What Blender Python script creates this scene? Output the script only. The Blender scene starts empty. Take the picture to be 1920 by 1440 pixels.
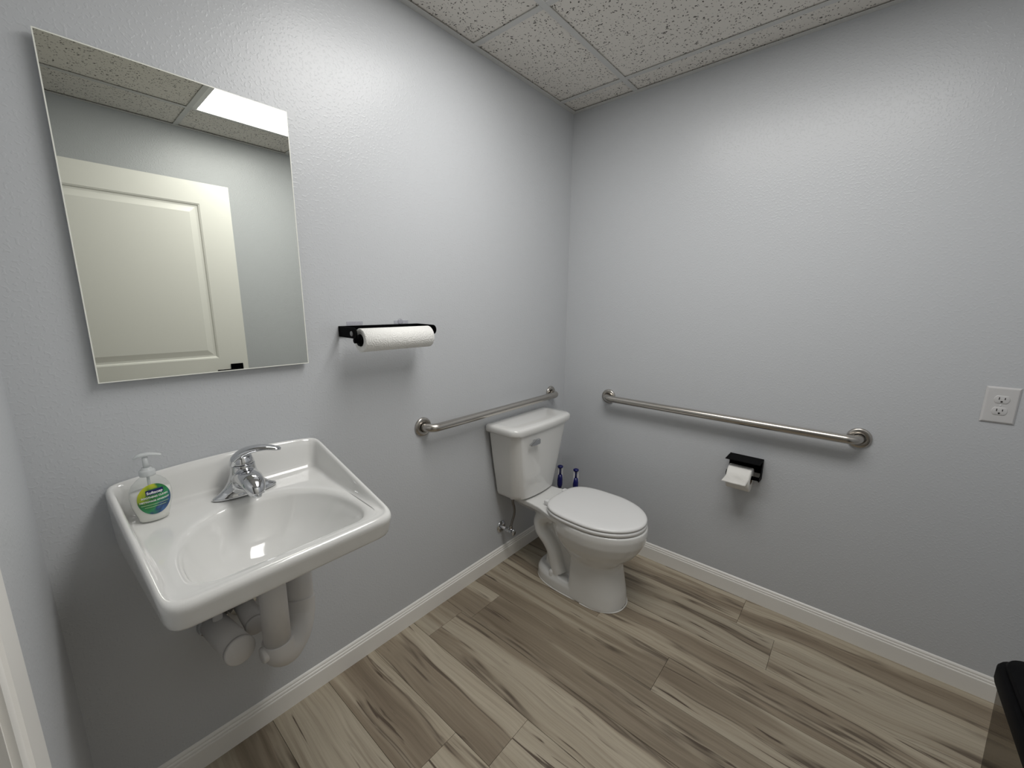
import bpy, bmesh, math, random
from math import sin, cos, pi, radians
from mathutils import Vector, Matrix
random.seed(7)
SC = bpy.context.scene
COL = SC.collection

# ------------------------------------------------------------------ camera, world, exposure
YAW, PIT, ROL = 0.8599, -0.1930, 0.0091
CAM = Vector((-2.0611, -1.3520, 1.3845))
fw = Vector((sin(YAW) * cos(PIT), cos(YAW) * cos(PIT), sin(PIT)))
rt = Vector((cos(YAW), -sin(YAW), 0)); up = rt.cross(fw)
r2 = cos(ROL) * rt + sin(ROL) * up; u2 = -sin(ROL) * rt + cos(ROL) * up
cd = bpy.data.cameras.new('camera'); cam = bpy.data.objects.new('camera', cd); COL.objects.link(cam)
cam.matrix_world = Matrix((( r2.x, u2.x, -fw.x, CAM.x), (r2.y, u2.y, -fw.y, CAM.y), (r2.z, u2.z, -fw.z, CAM.z), (0, 0, 0, 1)))
cd.sensor_fit = 'HORIZONTAL'; cd.sensor_width = 36.0; cd.lens = 762.945 * 36 / 1920
cd.clip_start = 0.01; cd.clip_end = 50
SC.camera = cam
SC.cycles.adaptive_threshold = 0.03; SC.cycles.max_bounces = 8
w = bpy.data.worlds.new('world'); SC.world = w; w.use_nodes = True
w.node_tree.nodes['Background'].inputs[0].default_value = (0.62, 0.60, 0.56, 1)
w.node_tree.nodes['Background'].inputs[1].default_value = 0.10
SC.view_settings.view_transform = 'Standard'; SC.view_settings.look = 'None'
SC.view_settings.gamma = 1.0; SC.view_settings.use_curve_mapping = False
SC.view_settings.exposure = 0.0
LIGHT_POWER = 10.4          # emission of the 2 x 4 ft ceiling panel

H = 2.398                  # ceiling height
XC = -2.123                # left wall at the back corner
YD = -1.92                 # wall behind the camera

# ------------------------------------------------------------------ materials
def new_mat(name):
    m = bpy.data.materials.new(name); m.use_nodes = True
    return m, m.node_tree.nodes, m.node_tree.links, m.node_tree.nodes['Principled BSDF']
def pmat(name, col, rough=0.5, metal=0.0, spec=0.5, coat=0.0, bump=None, **kw):
    m, N, L, b = new_mat(name)
    b.inputs['Base Color'].default_value = (*col, 1); b.inputs['Roughness'].default_value = rough
    b.inputs['Metallic'].default_value = metal; b.inputs['Specular IOR Level'].default_value = spec
    if coat: b.inputs['Coat Weight'].default_value = coat; b.inputs['Coat Roughness'].default_value = 0.04
    for k, v in kw.items(): b.inputs[k.replace('_', ' ')].default_value = v
    if bump:
        scale, strength, dist, stretch = bump
        tc = N.new('ShaderNodeTexCoord'); mp = N.new('ShaderNodeMapping'); mp.inputs['Scale'].default_value = stretch
        nt = N.new('ShaderNodeTexNoise'); nt.inputs['Scale'].default_value = scale; nt.inputs['Detail'].default_value = 3
        bp = N.new('ShaderNodeBump'); bp.inputs['Strength'].default_value = strength; bp.inputs['Distance'].default_value = dist
        L.new(tc.outputs['Object'], mp.inputs[0]); L.new(mp.outputs[0], nt.inputs['Vector'])
        L.new(nt.outputs['Fac'], bp.inputs['Height']); L.new(bp.outputs[0], b.inputs['Normal'])
    return m
def ramp(N, stops, interp='LINEAR'):
    r = N.new('ShaderNodeValToRGB'); r.color_ramp.interpolation = interp
    while len(r.color_ramp.elements) < len(stops): r.color_ramp.elements.new(0.5)
    for e, (p, c) in zip(r.color_ramp.elements, stops):
        e.position = p; e.color = (*c, 1) if len(c) == 3 else c
    return r
def mixc(N, L, fac, a, b, mode='MIX'):
    n = N.new('ShaderNodeMix'); n.data_type = 'RGBA'; n.blend_type = mode
    for sock, v in ((n.inputs[0], fac), (n.inputs[6], a), (n.inputs[7], b)):
        if isinstance(v, (int, float)): sock.default_value = v
        elif isinstance(v, tuple): sock.default_value = (*v, 1)
        else: L.new(v, sock)
    return n.outputs[2]

def wall_material():
    m, N, L, b = new_mat('grey_wall_paint')
    b.inputs['Base Color'].default_value = (0.548, 0.564, 0.586, 1)
    b.inputs['Roughness'].default_value = 0.33; b.inputs['Specular IOR Level'].default_value = 0.45
    tc = N.new('ShaderNodeTexCoord')
    # light spray texture: small rounded splatter bumps on an otherwise even coat
    n1 = N.new('ShaderNodeTexNoise'); n1.inputs['Scale'].default_value = 150; n1.inputs['Detail'].default_value = 0.0
    L.new(tc.outputs['Object'], n1.inputs['Vector'])
    sm = N.new('ShaderNodeMapRange'); sm.interpolation_type = 'SMOOTHSTEP'; sm.inputs[1].default_value = 0.55; sm.inputs[2].default_value = 0.72
    L.new(n1.outputs['Fac'], sm.inputs[0])
    bp = N.new('ShaderNodeBump'); bp.inputs['Strength'].default_value = 0.24; bp.inputs['Distance'].default_value = 0.0010
    L.new(sm.outputs[0], bp.inputs['Height']); L.new(bp.outputs[0], b.inputs['Normal'])
    return m

def tile_material():
    m, N, L, b = new_mat('fissured_ceiling_tile')
    tc = N.new('ShaderNodeTexCoord'); oi = N.new('ShaderNodeObjectInfo')
    ad = N.new('ShaderNodeVectorMath'); ad.operation = 'MULTIPLY_ADD'; ad.inputs[1].default_value = (9, 7, 5)
    cx = N.new('ShaderNodeCombineXYZ')
    for i in range(3): L.new(oi.outputs['Random'], cx.inputs[i])
    L.new(cx.outputs[0], ad.inputs[0]); L.new(tc.outputs['Object'], ad.inputs[2])
    n0 = N.new('ShaderNodeTexNoise'); n0.inputs['Scale'].default_value = 60; L.new(ad.outputs[0], n0.inputs['Vector'])
    wr = N.new('ShaderNodeVectorMath'); wr.operation = 'MULTIPLY_ADD'; wr.inputs[1].default_value = (0.02, 0.02, 0.0)
    L.new(n0.outputs['Color'], wr.inputs[0]); L.new(ad.outputs[0], wr.inputs[2])
    v = N.new('ShaderNodeTexVoronoi'); v.inputs['Scale'].default_value = 122; v.inputs['Randomness'].default_value = 1
    L.new(wr.outputs[0], v.inputs['Vector'])
    n1 = N.new('ShaderNodeTexNoise'); n1.inputs['Scale'].default_value = 45; n1.inputs['Detail'].default_value = 2
    L.new(ad.outputs[0], n1.inputs['Vector'])
    sc = N.new('ShaderNodeSeparateColor'); L.new(v.outputs['Color'], sc.inputs[0])
    mr = N.new('ShaderNodeMapRange'); mr.inputs[1].default_value = 0.05; mr.inputs[3].default_value = 0.05; mr.inputs[4].default_value = 0.48
    L.new(sc.outputs[0], mr.inputs[0])
    sb = N.new('ShaderNodeMath'); sb.operation = 'SUBTRACT'; L.new(mr.outputs[0], sb.inputs[0]); L.new(v.outputs['Distance'], sb.inputs[1])
    sm = N.new('ShaderNodeMapRange'); sm.interpolation_type = 'SMOOTHSTEP'; sm.inputs[1].default_value = 0.0; sm.inputs[2].default_value = 0.10
    L.new(sb.outputs[0], sm.inputs[0])
    th = N.new('ShaderNodeMath'); th.operation = 'MULTIPLY'; L.new(sm.outputs[0], th.inputs[0])
    rr = ramp(N, [(0.25, (0.35, 0.35, 0.35)), (0.5, (1, 1, 1))]); L.new(n1.outputs['Fac'], rr.inputs[0]); L.new(rr.outputs[0], th.inputs[1])
    c = mixc(N, L, th.outputs[0], (0.76, 0.73, 0.68), (0.11, 0.103, 0.09))
    L.new(c, b.inputs['Base Color']); b.inputs['Roughness'].default_value = 0.9; b.inputs['Specular IOR Level'].default_value = 0.15
    return m

def plank_material():
    m, N, L, b = new_mat('grey_brown_wood_plank')
    tc = N.new('ShaderNodeTexCoord'); oi = N.new('ShaderNodeObjectInfo')
    cx = N.new('ShaderNodeCombineXYZ')
    m1 = N.new('ShaderNodeMath'); m1.operation = 'MULTIPLY'; m1.inputs[1].default_value = 37.0
    m2 = N.new('ShaderNodeMath'); m2.operation = 'MULTIPLY'; m2.inputs[1].default_value = 91.0
    L.new(oi.outputs['Random'], m1.inputs[0]); L.new(oi.outputs['Random'], m2.inputs[0])
    L.new(m1.outputs[0], cx.inputs[0]); L.new(m2.outputs[0], cx.inputs[1]); L.new(m1.outputs[0], cx.inputs[2])
    ad = N.new('ShaderNodeVectorMath'); L.new(tc.outputs['Object'], ad.inputs[0]); L.new(cx.outputs[0], ad.inputs[1])
    def mapped(sx, sy, src=ad.outputs[0]):
        mp = N.new('ShaderNodeMapping'); mp.inputs['Scale'].default_value = (sx, sy, 1); L.new(src, mp.inputs[0]); return mp.outputs[0]
    def noise(vec, scale, detail=4, dist=0.0, rough=0.55):
        n = N.new('ShaderNodeTexNoise'); n.inputs['Scale'].default_value = scale; n.inputs['Detail'].default_value = detail
        n.inputs['Distortion'].default_value = dist; n.inputs['Roughness'].default_value = rough
        L.new(vec, n.inputs['Vector']); return n.outputs['Fac']
    # gentle wander of the grain across the board
    wv = noise(mapped(1.6, 0.9), 1.6, 2)
    wx = N.new('ShaderNodeCombineXYZ'); wm = N.new('ShaderNodeMath'); wm.operation = 'MULTIPLY'; wm.inputs[1].default_value = 0.085
    L.new(wv, wm.inputs[0]); L.new(wm.outputs[0], wx.inputs[0])
    ad2 = N.new('ShaderNodeVectorMath'); L.new(ad.outputs[0], ad2.inputs[0]); L.new(wx.outputs[0], ad2.inputs[1])
    G = ad2.outputs[0]
    band = noise(mapped(10.5, 0.55, G), 1.0, 3, 0.30, 0.5)
    fine = noise(mapped(130, 2.6, G), 1.0, 4, 0.2, 0.65)
    streak = noise(mapped(46, 1.1, G), 1.0, 5, 0.35, 0.6)
    rb = ramp(N, [(0.28, (0.195, 0.150, 0.102)), (0.38, (0.250, 0.200, 0.139)), (0.465, (0.305, 0.250, 0.178)), (0.505, (0.385, 0.328, 0.240)), (0.62, (0.455, 0.398, 0.302)), (0.75, (0.400, 0.342, 0.255))])
    L.new(band, rb.inputs[0])
    rf = ramp(N, [(0.30, (0.74, 0.72, 0.70)), (0.62, (1.06, 1.06, 1.06))]); L.new(fine, rf.inputs[0])
    c = mixc(N, L, 0.75, rb.outputs[0], rf.outputs[0], 'MULTIPLY')
    rs = ramp(N, [(0.28, (0.56, 0.50, 0.44)), (0.43, (1, 1, 1))]); L.new(streak, rs.inputs[0])
    c = mixc(N, L, 0.62, c, rs.outputs[0], 'MULTIPLY')
    # thin dark mineral lines following the grain, only here and there
    ln = band
    d = N.new('ShaderNodeMath'); d.operation = 'SUBTRACT'; d.inputs[1].default_value = 0.474; L.new(ln, d.inputs[0])
    ab = N.new('ShaderNodeMath'); ab.operation = 'ABSOLUTE'; L.new(d.outputs[0], ab.inputs[0])
    rl = ramp(N, [(0.0, (1, 1, 1)), (0.010, (0.55, 0.55, 0.55)), (0.030, (0, 0, 0))]); L.new(ab.outputs[0], rl.inputs[0])
    mk = ramp(N, [(0.43, (0, 0, 0)), (0.54, (1, 1, 1))]); L.new(noise(mapped(9, 2.4), 1.0, 3), mk.inputs[0])
    mm = N.new('ShaderNodeMath'); mm.operation = 'MULTIPLY'; L.new(rl.outputs[0], mm.inputs[0]); L.new(mk.outputs[0], mm.inputs[1])
    mh = N.new('ShaderNodeMath'); mh.operation = 'MULTIPLY'; mh.inputs[1].default_value = 0.85; L.new(mm.outputs[0], mh.inputs[0])
    c = mixc(N, L, mh.outputs[0], c, (0.075, 0.052, 0.035))
    # short broken cracks
    ck = noise(mapped(75, 2.6, G), 1.0, 3, 0.5, 0.5)
    rk = ramp(N, [(0.62, (0, 0, 0)), (0.67, (1, 1, 1))]); L.new(ck, rk.inputs[0])
    mk2 = ramp(N, [(0.50, (0, 0, 0)), (0.58, (1, 1, 1))]); L.new(noise(mapped(11, 3.0), 1.3, 2), mk2.inputs[0])
    m3 = N.new('ShaderNodeMath'); m3.operation = 'MULTIPLY'; L.new(rk.outputs[0], m3.inputs[0]); L.new(mk2.outputs[0], m3.inputs[1])
    c = mixc(N, L, m3.outputs[0], c, (0.095, 0.068, 0.046))
    # knots
    vk = N.new('ShaderNodeTexVoronoi'); vk.inputs['Scale'].default_value = 1.0; L.new(mapped(8.0, 2.6, G), vk.inputs['Vector'])
    rk2 = ramp(N, [(0.035, (1, 1, 1)), (0.10, (0.55, 0.55, 0.55)), (0.20, (0, 0, 0))]); L.new(vk.outputs['Distance'], rk2.inputs[0])
    sel = N.new('ShaderNodeSeparateColor'); L.new(vk.outputs['Color'], sel.inputs[0])
    gt = N.new('ShaderNodeMath'); gt.operation = 'GREATER_THAN'; gt.inputs[1].default_value = 0.78; L.new(sel.outputs[0], gt.inputs[0])
    m4 = N.new('ShaderNodeMath'); m4.operation = 'MULTIPLY'; L.new(rk2.outputs[0], m4.inputs[0]); L.new(gt.outputs[0], m4.inputs[1])
    m5 = N.new('ShaderNodeMath'); m5.operation = 'MULTIPLY'; m5.inputs[1].default_value = 0.75; L.new(m4.outputs[0], m5.inputs[0])
    c = mixc(N, L, m5.outputs[0], c, (0.105, 0.075, 0.050))
    tone = N.new('ShaderNodeMapRange'); tone.inputs[3].default_value = 0.88; tone.inputs[4].default_value = 1.10; L.new(oi.outputs['Random'], tone.inputs[0])
    hv = N.new('ShaderNodeHueSaturation'); L.new(tone.outputs[0], hv.inputs['Value']); hv.inputs['Saturation'].default_value = 0.92; L.new(c, hv.inputs['Color'])
    L.new(hv.outputs[0], b.inputs['Base Color'])
    b.inputs['Roughness'].default_value = 0.42; b.inputs['Specular IOR Level'].default_value = 0.4
    bp = N.new('ShaderNodeBump'); bp.inputs['Strength'].default_value = 0.12; bp.inputs['Distance'].default_value = 0.0006
    L.new(fine, bp.inputs['Height']); L.new(bp.outputs[0], b.inputs['Normal'])
    return m

def clear_material(name, tint, gloss=0.45, rough=0.05, haze=0.0, haze_col=(0.8, 0.8, 0.8)):
    m, N, L, b = new_mat(name); N.remove(b)
    out = N['Material Output']
    tr = N.new('ShaderNodeBsdfTransparent'); tr.inputs[0].default_value = (*tint, 1)
    gl = N.new('ShaderNodeBsdfGlossy'); gl.inputs['Roughness'].default_value = rough
    df = N.new('ShaderNodeBsdfDiffuse'); df.inputs[0].default_value = (*haze_col, 1)
    lw = N.new('ShaderNodeLayerWeight'); lw.inputs[0].default_value = 0.5
    pw = N.new('ShaderNodeMath'); pw.operation = 'POWER'; pw.inputs[1].default_value = 4; L.new(lw.outputs['Facing'], pw.inputs[0])
    fr = N.new('ShaderNodeMath'); fr.operation = 'MULTIPLY_ADD'; fr.inputs[1].default_value = gloss; fr.inputs[2].default_value = 0.02; L.new(pw.outputs[0], fr.inputs[0])
    mx0 = N.new('ShaderNodeMixShader'); mx0.inputs[0].default_value = haze; L.new(tr.outputs[0], mx0.inputs[1]); L.new(df.outputs[0], mx0.inputs[2])
    mx = N.new('ShaderNodeMixShader'); L.new(fr.outputs[0], mx.inputs[0]); L.new(mx0.outputs[0], mx.inputs[1]); L.new(gl.outputs[0], mx.inputs[2])
    L.new(mx.outputs[0], out.inputs[0]); return m

def paper_towel_material():
    m, N, L, b = new_mat('embossed_paper')
    b.inputs['Base Color'].default_value = (0.86, 0.855, 0.83, 1); b.inputs['Roughness'].default_value = 0.95; b.inputs['Specular IOR Level'].default_value = 0.1
    tc = N.new('ShaderNodeTexCoord'); wv = N.new('ShaderNodeTexWave'); wv.wave_type = 'RINGS'
    v = N.new('ShaderNodeTexVoronoi'); v.inputs['Scale'].default_value = 42; L.new(tc.outputs['Object'], v.inputs['Vector'])
    s = N.new('ShaderNodeMath'); s.operation = 'SINE'; k = N.new('ShaderNodeMath'); k.operation = 'MULTIPLY'; k.inputs[1].default_value = 24
    L.new(v.outputs['Distance'], k.inputs[0]); L.new(k.outputs[0], s.inputs[0])
    bp = N.new('ShaderNodeBump'); bp.inputs['Strength'].default_value = 0.28; bp.inputs['Distance'].default_value = 0.0012
    L.new(s.outputs[0], bp.inputs['Height']); L.new(bp.outputs[0], b.inputs['Normal']); N.remove(wv)
    return m

def label_material():
    m, N, L, b = new_mat('green_blue_printed_label')
    tc = N.new('ShaderNodeTexCoord'); sp = N.new('ShaderNodeSeparateXYZ'); L.new(tc.outputs['Generated'], sp.inputs[0])
    n = N.new('ShaderNodeTexNoise'); n.inputs['Scale'].default_value = 3.2; n.inputs['Detail'].default_value = 1; L.new(tc.outputs['Generated'], n.inputs['Vector'])
    a = N.new('ShaderNodeMath'); a.operation = 'SUBTRACT'; L.new(sp.outputs[0], a.inputs[0]); L.new(sp.outputs[2], a.inputs[1])
    a2 = N.new('ShaderNodeMath'); a2.operation = 'MULTIPLY_ADD'; a2.inputs[1].default_value = 0.45; a2.inputs[2].default_value = 0.27; L.new(a.outputs[0], a2.inputs[0])
    a3 = N.new('ShaderNodeMath'); a3.operation = 'MULTIPLY_ADD'; a3.inputs[1].default_value = 0.45; L.new(n.outputs['Fac'], a3.inputs[0]); L.new(a2.outputs[0], a3.inputs[2])
    r = ramp(N, [(0.18, (0.52, 0.55, 0.03)), (0.30, (0.30, 0.40, 0.03)), (0.36, (0.03, 0.16, 0.04)), (0.48, (0.02, 0.20, 0.06)), (0.58, (0.03, 0.26, 0.10)), (0.70, (0.02, 0.06, 0.16)), (0.8, (0.05, 0.14, 0.33))])
    L.new(a3.outputs[0], r.inputs[0]); L.new(r.outputs[0], b.inputs['Base Color']); b.inputs['Roughness'].default_value = 0.35
    return m

def emit_material(name, col, power):
    m, N, L, b = new_mat(name)
    b.inputs['Base Color'].default_value = (0.9, 0.9, 0.9, 1)
    b.inputs['Emission Color'].default_value = (*col, 1); b.inputs['Emission Strength'].default_value = power
    return m

M = dict(
    wall=wall_material(), tile=tile_material(), plank=plank_material(),
    subfloor=pmat('subfloor', (0.10, 0.085, 0.065), 0.9),
    grid=pmat('white_grid_metal', (0.60, 0.60, 0.585), 0.45),
    trim=pmat('white_trim_paint', (0.83, 0.815, 0.78), 0.33, bump=(60, 0.05, 0.001, (1, 1, 1))),
    door=pmat('warm_white_door_paint', (0.86, 0.85, 0.80), 0.38),
    porcelain=pmat('white_porcelain', (0.735, 0.735, 0.72), 0.09, spec=0.55, coat=0.5),
    seat=pmat('white_seat_plastic', (0.76, 0.76, 0.755), 0.22),
    chrome=pmat('chrome', (0.62, 0.63, 0.65), 0.07, 1.0),
    steel=pmat('brushed_stainless_steel', (0.50, 0.475, 0.44), 0.27, 1.0, bump=(1, 0.0, 0.001, (1, 1, 1))),
    braid=pmat('braided_steel_hose', (0.22, 0.21, 0.20), 0.42, 0.8, bump=(700, 0.5, 0.001, (1, 1, 1))),
    black=pmat('matt_black_metal', (0.0016, 0.0016, 0.0020), 0.5, spec=0.03),
    blackp=pmat('black_plastic', (0.0016, 0.0016, 0.0022), 0.6, spec=0.08, bump=(400, 0.15, 0.0006, (1, 1, 1))),
    grey=pmat('grey_plastic', (0.30, 0.30, 0.31), 0.4),
    insul=pmat('white_pipe_insulation', (0.66, 0.64, 0.62), 0.55, bump=(25, 0.15, 0.003, (1, 1, 1))),
    paper=paper_towel_material(),
    tissue=pmat('white_tissue', (0.80, 0.79, 0.76), 0.95, spec=0.1, bump=(110, 0.35, 0.0014, (1, 1, 1))),
    card=pmat('brown_cardboard', (0.30, 0.22, 0.15), 0.9),
    mirror=pmat('silvered_mirror', (0.79, 0.81, 0.755), 0.0, 1.0),
    glass_edge=pmat('polished_glass_edge', (0.90, 0.91, 0.84), 0.2),
    plate=pmat('white_outlet_plastic', (0.60, 0.595, 0.595), 0.35),
    slot=pmat('dark_slot', (0.015, 0.012, 0.012), 0.7),
    blue=pmat('dark_blue_plastic', (0.006, 0.008, 0.12), 0.3),
    white=pmat('white_plastic', (0.72, 0.72, 0.74), 0.35),
    rubber=pmat('black_rubber', (0.02, 0.02, 0.02), 0.6),
    soap=pmat('pearly_white_soap', (0.82, 0.81, 0.76), 0.3),
    bottle=clear_material('clear_bottle_plastic', (0.94, 0.95, 0.95)),
    pump=clear_material('frosted_clear_plastic', (0.9, 0.92, 0.93), rough=0.2, haze=0.55, haze_col=(0.78, 0.80, 0.80)),
    tape=clear_material('clear_adhesive_tab', (0.93, 0.93, 0.95), rough=0.2, haze=0.25, haze_col=(0.7, 0.7, 0.75)),
    liner=clear_material('smoky_bin_plastic', (0.62, 0.60, 0.57), gloss=0.08, rough=0.4, haze=0.05, haze_col=(0.04, 0.04, 0.042)),
    label=label_material(), navy=pmat('navy_print', (0.006, 0.01, 0.10), 0.35), ink=pmat('white_print', (0.85, 0.85, 0.85), 0.4),
    lime=pmat('pale_green_print', (0.45, 0.62, 0.35), 0.4),
    light=emit_material('light_diffuser', (1.0, 0.985, 0.955), LIGHT_POWER),
    lframe=pmat('white_light_frame', (0.75, 0.75, 0.73), 0.4),
    caulk=pmat('white_caulk', (0.72, 0.71, 0.68), 0.5),
    porc_cap=pmat('white_bolt_cap', (0.74, 0.735, 0.72), 0.25),
    hall=pmat('hall_paint', (0.45, 0.45, 0.44), 0.7),
)

# ------------------------------------------------------------------ helpers
ORG = {}
def thing(name, label, cat, loc, group=None):
    o = bpy.data.objects.new(name, None); COL.objects.link(o); o.location = loc; o.empty_display_size = 0.05
    o['label'] = label; o['category'] = cat
    if group: o['group'] = group
    ORG[o] = Vector(loc); return o
def obj(name, bm, mat, parent=None, smooth=True, sub=0, label=None, autosmooth=None, wn=False):
    if parent is not None and parent in ORG:
        off = ORG[parent]
        for v in bm.verts: v.co -= off
    bmesh.ops.recalc_face_normals(bm, faces=bm.faces[:])
    me = bpy.data.meshes.new(name); bm.to_mesh(me); bm.free()
    me.materials.append(M[mat] if isinstance(mat, str) else mat)
    o = bpy.data.objects.new(name, me); COL.objects.link(o)
    if parent is not None:
        o.parent = parent; ORG[o] = ORG.get(parent, Vector((0, 0, 0)))
    else: ORG[o] = Vector((0, 0, 0))
    if smooth:
        me.polygons.foreach_set('use_smooth', [True] * len(me.polygons))
        if autosmooth: me.set_sharp_from_angle(angle=radians(autosmooth))
    if sub:
        s = o.modifiers.new('subsurf', 'SUBSURF'); s.levels = sub; s.render_levels = sub
    if label: o['label'] = label
    return o
def struct(name, bm, mat, smooth=False, **k):
    o = obj(name, bm, mat, None, smooth, **k); o['kind'] = 'structure'; return o
def box(bm, x0, x1, y0, y1, z0, z1, bev=0.0, seg=2):
    x0, x1 = min(x0, x1), max(x0, x1); y0, y1 = min(y0, y1), max(y0, y1); z0, z1 = min(z0, z1), max(z0, z1)
    vs = [bm.verts.new(p) for p in ((x0, y0, z0), (x1, y0, z0), (x1, y1, z0), (x0, y1, z0), (x0, y0, z1), (x1, y0, z1), (x1, y1, z1), (x0, y1, z1))]
    fs = [bm.faces.new([vs[i] for i in q]) for q in ((0, 3, 2, 1), (4, 5, 6, 7), (0, 1, 5, 4), (1, 2, 6, 5), (2, 3, 7, 6), (3, 0, 4, 7))]
    if bev:
        es = list({e for f in fs for e in f.edges})
        bmesh.ops.bevel(bm, geom=es, offset=bev, segments=seg, profile=0.5, affect='EDGES')
def B(*a, **k):
    bm = bmesh.new(); box(bm, *a, **k); return bm
def loft(bm, loops, cap0=True, cap1=True, closed=True):
    rows = [[bm.verts.new(p) for p in lp] for lp in loops]
    n = len(rows[0])
    for a, b in zip(rows[:-1], rows[1:]):
        for i in range(n if closed else n - 1):
            j = (i + 1) % n
            bm.faces.new((a[i], a[j], b[j], b[i]))
    if cap0: bm.faces.new(rows[0][::-1])
    if cap1: bm.faces.new(rows[-1])
    return rows
def smooth_path(pts, n=8):
    P = [Vector(p) for p in pts]; out = []
    for i in range(len(P) - 1):
        p0 = P[max(i - 1, 0)]; p1 = P[i]; p2 = P[i + 1]; p3 = P[min(i + 2, len(P) - 1)]
        for k in range(n):
            t = k / n
            out.append(0.5 * ((2 * p1) + (p2 - p0) * t + (2 * p0 - 5 * p1 + 4 * p2 - p3) * t * t + (3 * p1 - p0 - 3 * p2 + p3) * t ** 3))
    out.append(P[-1]); return out
def lerp_list(vals, t):
    f = t * (len(vals) - 1); i = min(int(f), len(vals) - 2); return vals[i] + (vals[i + 1] - vals[i]) * (f - i)
def tube(bm, path, r, n=16, upv=(0, 0, 1), flat=None, cap=True):
    """sweep; r = radius or list along the path; flat = list of second-axis radii"""
    P = [Vector(p) for p in path]; m = len(P); U = Vector(upv); loops = []
    prev = None
    for i, p in enumerate(P):
        t = (P[min(i + 1, m - 1)] - P[max(i - 1, 0)]).normalized()
        if prev is None:
            a = U - t * U.dot(t)
            if a.length < 1e-4: a = Vector((1, 0, 0)) - t * t.x
            a.normalize()
        else:
            a = (prev - t * prev.dot(t)).normalized()
        prev = a; b = t.cross(a)
        s = i / (m - 1)
        ra = r if isinstance(r, (int, float)) else lerp_list(r, s)
        rb = ra if flat is None else lerp_list(flat, s)
        loops.append([p + b * (ra * cos(2 * pi * k / n)) + a * (rb * sin(2 * pi * k / n)) for k in range(n)])
    loft(bm, loops, cap, cap)
def lathe(bm, prof, c, axis='z', n=32):
    """prof: list of (radius, height) along axis from point c; closes ends when radius is 0"""
    c = Vector(c)
    ax = {'x': (Vector((1, 0, 0)), Vector((0, 1, 0)), Vector((0, 0, 1))), 'y': (Vector((0, 1, 0)), Vector((0, 0, 1)), Vector((1, 0, 0))), 'z': (Vector((0, 0, 1)), Vector((1, 0, 0)), Vector((0, 1, 0)))}
    A, U, V = ax[axis] if isinstance(axis, str) else axis
    rows = []
    for r, h in prof:
        if r <= 1e-7: rows.append([bm.verts.new(c + A * h)])
        else: rows.append([bm.verts.new(c + A * h + U * (r * cos(2 * pi * k / n)) + V * (r * sin(2 * pi * k / n))) for k in range(n)])
    for a, b in zip(rows[:-1], rows[1:]):
        for i in range(n):
            j = (i + 1) % n
            if len(a) == 1 and len(b) == 1: continue
            if len(a) == 1: bm.faces.new((a[0], b[j], b[i]))
            elif len(b) == 1: bm.faces.new((a[i], a[j], b[0]))
            else: bm.faces.new((a[i], a[j], b[j], b[i]))
def LA(prof, c, axis='z', n=32):
    bm = bmesh.new(); lathe(bm, prof, c, axis, n); return bm
def rrect(x0, x1, y0, y1, r, seg=6):
    """rounded rectangle outline, r = radius or 4 radii (x0y0, x1y0, x1y1, x0y1), counter-clockwise"""
    R = [r] * 4 if isinstance(r, (int, float)) else r
    cs = ((x0 + R[0], y0 + R[0], pi), (x1 - R[1], y0 + R[1], 1.5 * pi), (x1 - R[2], y1 - R[2], 0), (x0 + R[3], y1 - R[3], 0.5 * pi))
    out = []
    for (cx, cy, a0), rr in zip(cs, R):
        for k in range(seg + 1):
            a = a0 + 0.5 * pi * k / seg; out.append((cx + rr * cos(a), cy + rr * sin(a)))
    return out
def remesh(bm, name, mat, parent, voxel, smooth_it=6, fac=0.5, label=None):
    off = ORG[parent]
    for v in bm.verts: v.co -= off
    bmesh.ops.recalc_face_normals(bm, faces=bm.faces[:])
    me = bpy.data.meshes.new(name + '_tmp'); bm.to_mesh(me); bm.free()
    t = bpy.data.objects.new(name + '_tmp', me); COL.objects.link(t)
    r = t.modifiers.new('r', 'REMESH'); r.mode = 'VOXEL'; r.voxel_size = voxel; r.use_smooth_shade = True
    s = t.modifiers.new('s', 'SMOOTH'); s.iterations = smooth_it; s.factor = fac
    dg = bpy.context.evaluated_depsgraph_get(); dg.update()
    me2 = bpy.data.meshes.new_from_object(t.evaluated_get(dg)); me2.name = name
    bpy.data.objects.remove(t); bpy.data.meshes.remove(me)
    me2.materials.clear(); me2.materials.append(M[mat])
    me2.polygons.foreach_set('use_smooth', [True] * len(me2.polygons))
    o = bpy.data.objects.new(name, me2); COL.objects.link(o); o.parent = parent; ORG[o] = off
    if label: o['label'] = label
    return o
def piece(name, me, parent, loc=(0, 0, 0)):
    o = bpy.data.objects.new(name, me); COL.objects.link(o); o.parent = parent; o.location = loc; ORG[o] = Vector((0, 0, 0)); return o

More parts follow.
